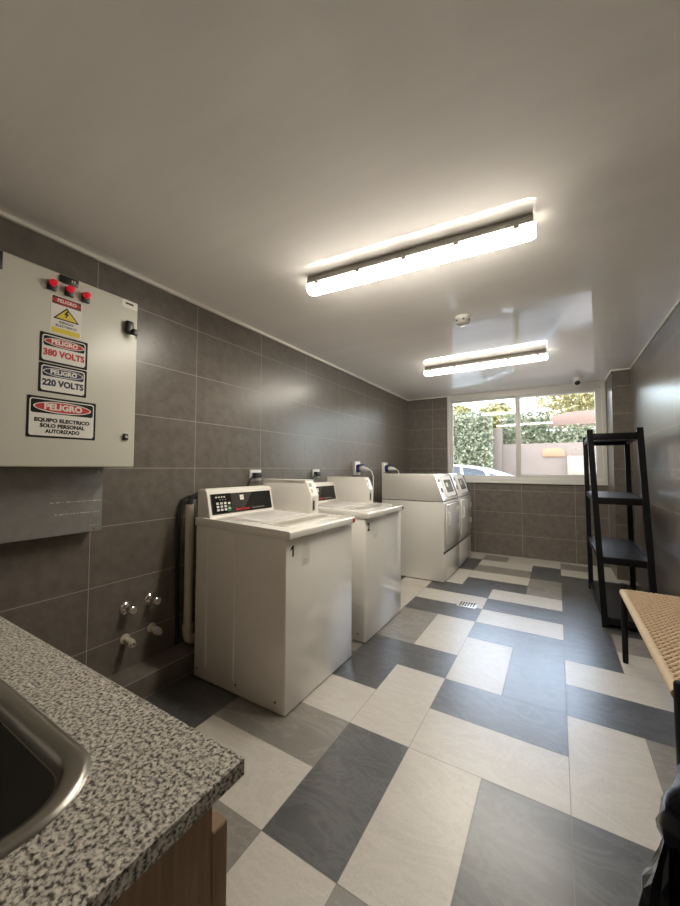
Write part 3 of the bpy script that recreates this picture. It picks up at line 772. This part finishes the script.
# ------------------------------------------------------------------ ceiling lamps, detector, camera
def make_batten(label):
    t = empty('batten_light', (0, 0, 0), label, 'ceiling light', 'long batten lights on the ceiling')
    L2 = .575; dp = .078
    def shell(hw, z0, z1, L_, taper):
        b = MB(); sect = []
        for k in range(9):
            a = PI * k / 8; sect.append((hw * math.cos(a), z0 - (z0 - z1) * math.sin(a) ** .8))
        rings = []
        for x, s_ in ((-L_, .80), (-L_ + .012, .94), (-L_ + .035, 1), (L_ - .035, 1), (L_ - .012, .94), (L_, .80)):
            rings.append([b.bm.verts.new((x, y * s_, z0 + (z - z0) * (s_ if s_ < 1 else 1))) for y, z in sect])
        for A, B in zip(rings, rings[1:]):
            for i in range(8): b.bm.faces.new((A[i], A[i + 1], B[i + 1], B[i]))
            b.bm.faces.new((A[8], A[0], B[0], B[8]))
        b.bm.faces.new(rings[0][::-1]); b.bm.faces.new(rings[-1])
        return b
    MB().prism([(-.040, 0), (.040, 0), (.049, -.030), (.049, -.040), (-.049, -.040), (-.049, -.030)], 'x', -L2 + .01, L2 - .01, .003).build('housing', 'lbody', t)
    b = shell(.047, -.040, -.088, L2, 1)
    for f in b.bm.faces:
        f.normal_update(); nz = abs(f.normal.z); f.material_index = 0 if nz > .75 and f.calc_center_median().z < -.06 else (1 if nz > .45 and f.calc_center_median().z < -.05 else 2)
    b.build('diffuser', ['lamp', 'lampmid', 'lampside'], t, recalc=True)
    for x in (-.50, -.25, 0, .25, .50):
        for s_ in (-1, 1):
            MB().box(x - .011, x + .011, min(s_ * .045, s_ * .0525), max(s_ * .045, s_ * .0525), -.052, -.026, .002).build('clip', 'lbody', t)
    return t
for (x, y, r, lab) in ((-.630, 1.690, .062, 'long batten ceiling light nearest the camera, above the washers'),
                       (-.625, 3.760, -.020, 'long batten ceiling light farther back, in front of the window')):
    t = make_batten(lab); t.location = (x, y, ZC); t.rotation_euler.z = r
t = empty('smoke_detector', (-.555, 2.62, ZC), 'round white smoke detector on the ceiling between the two lights', 'smoke detector')
MB().lathe([(.056, 0), (.056, -.008), (.052, -.012), (.050, -.022)], (-.555, 2.62, ZC)).build('base', 'white', t)
MB().lathe([(.046, -.020), (.049, -.028), (.046, -.050), (.032, -.058), (0, -.060)], (-.555, 2.62, ZC)).build('sensor_head', 'lbody', t)
for k in range(6):
    a = PI * k / 3 + .3
    MB().box(-.006, .006, .046, .051, -.036, -.024, mx=Matrix.Translation((-.555, 2.62, ZC)) @ Matrix.Rotation(a, 4, 'Z')).build('vent_slot', 'seam', t)
t = empty('security_camera', (.235, 5.10, ZC), 'small white dome security camera on the ceiling above the window', 'security camera')
MB().lathe([(.052, 0), (.052, -.012), (.046, -.018), (0, -.018)], (.235, 5.10, ZC)).build('base', 'white', t)
hd = Vector((.235, 5.10, ZC - .050)); dv = Vector((-.12, -.8, -.35)).normalized()
MB().lathe([(.0, -.040), (.022, -.036), (.038, -.016), (.042, .004), (.038, .022), (.028, .034), (0, .034)], hd, dv).build('eyeball', 'white', t)
MB().lathe([(.029, .030), (.029, .037), (.020, .041), (0, .042)], hd, dv).build('lens', 'blk', t)

# ------------------------------------------------------------------ floor drain
t = empty('floor_drain', (-.690, 3.305, 0), 'small square metal drain grate set in the light floor tiles', 'floor drain')
MB().box(-.768, -.612, 3.236, 3.374, .0003, .004, .001).build('grate_plate', 'metalw', t)
for r_ in range(3):
    for k in range(6):
        x = -.750 + k * .0215; y = 3.256 + r_ * .036
        MB().box(x, x + .0125, y, y + .028, .0038, .0043).build('slot', 'drainh', t)

# ------------------------------------------------------------------ black ladder shelf by the right wall
t = empty('ladder_shelf', (.43, 3.9, 0), 'black wooden ladder shelf with four tiers by the right wall', 'shelf unit')
PW = .020
def post(a, b, hx=PW, hy=.018):
    m_ = MB(); a, b = Vector(a), Vector(b)
    vs = [[m_.bm.verts.new(p + Vector((sx * hx, sy_ * hy, 0))) for sx, sy_ in ((-1, -1), (1, -1), (1, 1), (-1, 1))] for p in (a, b)]
    for i in range(4): m_.bm.faces.new((vs[0][i], vs[0][(i + 1) % 4], vs[1][(i + 1) % 4], vs[1][i]))
    m_.bm.faces.new(vs[0][::-1]); m_.bm.faces.new(vs[1])
    return m_
nl = lambda z: Vector((.290 - .055 * z / 1.5, 3.390 + .14 * z / 1.5, z))
nr = lambda z: Vector((.586 - .036 * z / 1.5, 3.390 + .14 * z / 1.5, z))
rl = lambda z: Vector((.272 - .018 * z / 1.5, 4.40, z))
rr = lambda z: Vector((.600 - .014 * z / 1.5, 4.40, z))
for f_ in (nl, nr, rl, rr): post(f_(0), f_(1.505)).build('post', 'blkwood', t, smooth=False)
def tier(z, th, inset_=.012):
    a, b, c, d = nl(z), nr(z), rr(z), rl(z)
    m_ = MB()
    P4 = [(a.x + inset_, a.y - .008), (b.x - inset_, b.y - .008), (c.x - inset_, c.y + .01), (d.x + inset_, d.y + .01)]
    m_.prism(P4, 'z', z - th, z, .002, 1); m_.build('shelf_board', 'shelf', t)
    m_ = MB(); m_.box(a.x + PW, b.x - PW, a.y - .016, a.y + .012, z - .052, z - th * .2, .002); m_.build('front_rail', 'blkwood', t)
    m_ = MB(); m_.box(d.x + PW, c.x - PW, d.y - .010, d.y + .014, z - .052, z - th * .2, .002); m_.build('rear_rail', 'blkwood', t)
    m_ = MB()
    for p, q in ((a, d), (b, c)):
        h = .009
        vs = [[m_.bm.verts.new((v.x + sx * h, v.y, v.z + sz)) for sx, sz in ((-1, -.045), (1, -.045), (1, -.001), (-1, -.001))] for v in (p, q)]
        for i in range(4): m_.bm.faces.new((vs[0][i], vs[0][(i + 1) % 4], vs[1][(i + 1) % 4], vs[1][i]))
        m_.bm.faces.new(vs[0][::-1]); m_.bm.faces.new(vs[1])
    m_.build('side_rail', 'blkwood', t, smooth=False)
for z in (.075, .515, .965, 1.470): tier(z, .016)

# ------------------------------------------------------------------ woven bench by the right wall
t = empty('woven_bench', (.5, 2.25, 0), 'bench with woven tan cord seat and black legs along the right wall', 'bench')
BX0, BX1, BY0, BY1, BZ = .322, .672, 1.62, 2.85, .448
for x in (BX0 + .018, BX1 - .018):
    for y in (BY0 + .02, BY1 - .012):
        MB().tube([(x, y, 0), (x, y, .02), (x, y, .40), (x, y, .470), (x, y, .477)], [.0135, .015, .019, .019, .015], 16).build('leg', 'blkwood', t)
for x in (BX0 + .014, BX1 - .014):
    MB().tube([(x, BY0 + .03, BZ - .018), (x, BY1 - .028, BZ - .018)], .0195, 14).build('side_rail', 'cordw', t)
for y in (BY0 + .015, BY1 - .012):
    MB().tube([(BX0 + .034, y, BZ - .020), (BX1 - .034, y, BZ - .020)], .0155, 12).build('end_rail', 'blkwood', t)
s_ = MB()
sp_y, sp_x = .0165, .0215
ny = int((BY1 - BY0 - .03) / sp_y); nx = int((BX1 - BX0 - .03) / sp_x)
for k in range(ny):                                  # cords across the seat
    y = BY0 + .02 + k * sp_y
    path = []
    for i in range(nx * 2 + 1):
        x = BX0 + .016 + i * sp_x / 2 * (BX1 - BX0 - .032) / (nx * sp_x)
        path.append((x, y, BZ - .003 + .0036 * math.cos(PI * (i / 1.0) + PI * k) if 0 < i < nx * 2 else BZ - .006))
    s_.tube(path, [.0060 + (.0012 if i % 2 == k % 2 else 0) for i in range(len(path))], 6)
for i in range(nx + 1):                              # cords along the seat
    x = BX0 + .016 + i * (BX1 - BX0 - .032) / nx
    s_.tube([(x, BY0 + .012, BZ - .005), (x, BY1 - .012, BZ - .005)], .0052, 6)
s_.build('woven_seat', 'cord', t)

# ------------------------------------------------------------------ black rubbish bag at lower right
def blob(mb, c, rx, ry, h, seed, n=46, mrow=34, ruff=.10):
    rows = []
    for j in range(mrow + 1):
        v = j / mrow; row = []
        prof = (math.sin(PI * min(1, v * 1.02 + .02)) ** .55) if v < .78 else None
        base = (min(1, v / .12) ** .5) * (.93 + .07 * math.sin(v * 5))
        if v > .55: base *= 1 - .80 * ((v - .55) / .45) ** 1.5
        for i in range(n):
            a = 2 * PI * i / n
            p = Vector((math.cos(a) * 1.6, math.sin(a) * 1.6, v * 3.2 + seed))
            d = noise.noise(p * 1.3) * ruff * 1.3 + abs(noise.noise(p * 2.7)) * ruff * 1.2 - .5 * ruff
            fold = .05 * math.sin(a * 9 + 3 * noise.noise(p)) * max(0, v - .45) * 2
            k = base * (1 + d + fold)
            row.append(mb.bm.verts.new((c[0] + rx * k * math.cos(a), c[1] + ry * k * math.sin(a), c[2] + h * v)))
        rows.append(row)
    for A, B in zip(rows, rows[1:]):
        for i in range(n): mb.bm.faces.new((A[i], A[(i + 1) % n], B[(i + 1) % n], B[i]))
    mb.bm.faces.new(rows[0][::-1]); mb.bm.faces.new(rows[-1])
t = empty('rubbish_bag', (.46, 1.17, 0), 'shiny black plastic rubbish bag on the floor in front of the bench', 'rubbish bag')
b = MB(); blob(b, (.440, 1.20, .003), .225, .26, .62, 3.3); b.build('bag_body', 'bag', t, ang=.9)
b = MB(); blob(b, (.182, 1.00, .003), .060, .10, .43, 9.1, n=16, mrow=11, ruff=.26); b.build('bag_corner', 'bag', t, smooth=False)

# ------------------------------------------------------------------ outside the window
struct('ground_outside', MB().box(-9, 8, YB + .11, 24, -.40, -.30), 'asph', smooth=False)
gw = empty('garden_wall', (-.2, 11.1, -.3), 'pink stuccoed garden wall across the street, seen through the window', 'wall')
MB().box(-1.30, 3.5, 11.0, 11.2, -.3, 1.86, .01).build('wall_panel', 'stucco', gw)
MB().box(-1.55, -1.30, 10.94, 11.22, -.3, 2.32, .01).build('pillar', 'stucco', gw)
MB().box(-7.0, -1.55, 11.05, 11.2, -.3, 1.4, .01).build('wall_panel', 'stucco', gw)
def foliage(mb, n, fn, sz, rnd):
    for _ in range(n):
        p = Vector(fn(rnd)); s_ = sz * rnd.uniform(.6, 1.3)
        q = Matrix.Rotation(rnd.uniform(0, 2 * PI), 3, 'Z') @ Matrix.Rotation(rnd.uniform(-1.2, 1.2), 3, 'X') @ Matrix.Rotation(rnd.uniform(0, 6), 3, 'Y')
        c4 = [p + q @ Vector(v) for v in ((-s_, 0, 0), (0, -s_ * .5, .15 * s_), (s_, 0, 0), (0, s_ * .5, .15 * s_))]
        mb.bm.faces.new([mb.bm.verts.new(v) for v in c4])
rn = random.Random(3)
def in_box(x0, x1, y0, y1, z0, z1):
    def f(r_):
        a = r_.uniform(0, 1)
        return (r_.uniform(x0, x1), y0 + (y1 - y0) * a * a, r_.uniform(z0, z1) + .10 * math.sin(r_.uniform(0, 6)))
    return f
h = empty('ivy_hedge', (-2.4, 10.7, -.3), 'tall green ivy hedge at left beyond the parked car', 'hedge')
b = MB(); foliage(b, 9000, in_box(-4.2, -1.50, 10.45, 10.85, 1.15, 2.72), .055, rn); b.build('foliage', 'hedge', h, smooth=False, recalc=False)
MB().box(-4.2, -1.53, 10.75, 10.95, -.3, 2.65, .03).build('hedge_core', 'hedge', h)
h = empty('wall_hedge', (.6, 11.6, -.3), 'green hedge growing behind the pink garden wall', 'hedge')
b = MB(); foliage(b, 6000, in_box(-1.4, 3.2, 11.35, 11.7, 1.75, 2.26), .055, rn); foliage(b, 2600, in_box(-1.40, -.15, 11.35, 11.7, 2.15, 2.70), .055, rn); b.build('foliage', 'leafg', h, smooth=False, recalc=False)
MB().box(-1.4, 3.2, 11.5, 11.8, -.3, 2.22, .03).build('hedge_core', 'leafg', h)
def ball(cx, cy_, cz, rx, rz):
    def f(r_):
        while True:
            v = Vector((r_.uniform(-1, 1), r_.uniform(-1, 1), r_.uniform(-1, 1)))
            if .45 < v.length < 1: break
        k = 1 + .25 * noise.noise(v * 2.5 + Vector((cx, cy_, cz)))
        return (cx + v.x * rx * k, cy_ + v.y * rx * k, cz + v.z * rz * k)
    return f
for (nm, x, y, z, rx, rz, n, mk, lab) in (('tree', 1.7, 15.0, 3.65, 2.3, 1.15, 9000, 'leafy', 'large tree with yellow-green leaves at right beyond the garden wall'),
                                          ('tree', -3.10, 13.5, 3.12, .58, .36, 2500, 'leafy', 'small yellow-leaved tree behind the left end of the ivy hedge'),
                                          ('tree', -1.80, 13.5, 2.95, .60, .50, 2500, 'leafy', 'small yellow-leaved tree behind the right end of the ivy hedge')):
    h = empty(nm, (x, y, -.3), lab, 'tree')
    b = MB(); foliage(b, n, ball(x, y, z, rx, rz), .085, rn); b.build('foliage', mk, h, smooth=False, recalc=False)
    MB().tube([(x, y, -.3), (x + .05, y, z * .5), (x, y, z + .2)], [.13, .10, .05], 8).build('trunk', 'bark', h)
h = empty('garden_roof', (1.6, 12.6, -.3), 'low terracotta coloured porch roof behind the hedge on the right', 'roof')
MB().prism([(-.9, 2.42), (.25, 2.78), (3.6, 2.90), (3.6, 2.42)], 'y', 12.0, 13.2, .01).build('roof_slab', 'terra', h)
for x in (.55, 2.9): MB().box(x, x + .09, 12.1, 12.2, -.3, 2.42).build('post', 'terra', h)
t = MB(); t.prism([(-.31, 1.50), (.19, 1.50), (.19, 1.66), (.12, 1.71), (-.06, 1.735), (-.24, 1.71), (-.31, 1.66)], 'y', 10.96, 10.9995, .006)
thing('orange_arch', t, 'orange', (-.06, 10.98, 1.50), 'arched orange plaque on the pink garden wall', 'patch')  # flat orange arch standing slightly proud of the wall
t = empty('meter_box', (.43, 10.9, .9), 'cream utility meter box on the garden wall beside the arched orange plaque', 'meter box')
MB().box(.24, .63, 10.82, 10.9995, 1.02, 1.50, .02).build('box_body', 'cream', t)
MB().box(.27, .60, 10.81, 10.822, 1.05, 1.47, .01).build('door', 'cream', t)
# parked car
car = empty('car', (-2.2, 8.7, -.3), 'blue-grey car parked outside, its roof showing above the window sill', 'car')
G = -.3; CY0, CY1 = 7.95, 9.55
low = [(-4.25, .25), (-4.30, .55), (-4.22, .92), (-4.10, 1.02), (-.85, 1.01), (-.05, .88), (.10, .70), (.14, .45), (.08, .25)]
MB().prism([(x, z + G + .22) for x, z in low], 'y', CY0, CY1, .05, 3).build('body', 'carp', car)
def cabin(mb, pts, inset_, z0):
    """greenhouse that narrows towards the roof"""
    top = max(z for x, z in pts)
    A = []; B = []
    for x, z in pts:
        k = inset_ * (z - z0) / (top - z0)
        A.append(mb.bm.verts.new((x, CY0 + .04 + k, z))); B.append(mb.bm.verts.new((x, CY1 - .04 - k, z)))
    n = len(pts)
    mb.bm.faces.new(A); mb.bm.faces.new(B[::-1])
    for i in range(n): mb.bm.faces.new((A[i], B[i], B[(i + 1) % n], A[(i + 1) % n]))
roof = [(-4.05, .93), (-3.75, 1.08), (-3.2, 1.20), (-2.5, 1.245), (-1.9, 1.235), (-1.45, 1.17), (-1.1, 1.06), (-.80, .95)]
b = MB(); cabin(b, [(-4.05, .90)] + roof[1:] + [(-.80, .90)], .22, .90); b.build('cabin', 'carg', car)
b = MB(); b.tube([(x, CY0 + .06 + .22 * (z - .9) / .345, z + .008) for x, z in roof], .022, 8); b.tube([(x, CY1 - .06 - .22 * (z - .9) / .345, z + .008) for x, z in roof], .022, 8); b.build('roof_trim', 'carw', car)
b = MB()
ra = [(x, CY0 + .05 + .22 * (z - .9) / .345, z + .006) for x, z in roof[1:6]]; rb = [(x, CY1 - .05 - .22 * (z - .9) / .345, z + .006) for x, z in roof[1:6]]
va = [b.bm.verts.new(p) for p in ra]; vb = [b.bm.verts.new(p) for p in rb]; vc = [b.bm.verts.new((p[0], p[1], p[2] + .015)) for p in ra]; vd = [b.bm.verts.new((p[0], p[1], p[2] + .015)) for p in rb]
for i in range(4):
    b.bm.faces.new((va[i], vb[i], vb[i + 1], va[i + 1])); b.bm.faces.new((vc[i], vc[i + 1], vd[i + 1], vd[i]))
    b.bm.faces.new((va[i], va[i + 1], vc[i + 1], vc[i])); b.bm.faces.new((vb[i + 1], vb[i], vd[i], vd[i + 1]))
b.build('roof', 'carp', car)
for x, x2 in ((-1.72, -1.80), (-2.75, -2.70), (-1.12, -1.36)):
    MB().tube([(x, CY0 + .035, .90), (x2, CY0 + .225, 1.20)], .028, 8).build('pillar', 'carw', car)
MB().box(-4.1, -.80, CY0 + .0, CY0 + .06, .93, .965, .008).build('window_line', 'carw', car)
for x in (-3.35, -.75):
    for y, s_ in ((CY0 + .08, -1), (CY1 - .08, 1)):
        wh = MB().lathe([(.0, .0), (.20, 0), (.30, .02), (.31, .06), (.31, .15), (.29, .19), (0, .19)], (x, y - s_ * .10, G + .31), (0, s_, 0), 28).build('wheel', 'rubber', car)
        MB().lathe([(.19, .185), (.18, .2), (0, .2)], (x, y - s_ * .10, G + .31), (0, s_, 0), 20).build('hub', 'carw', wh)
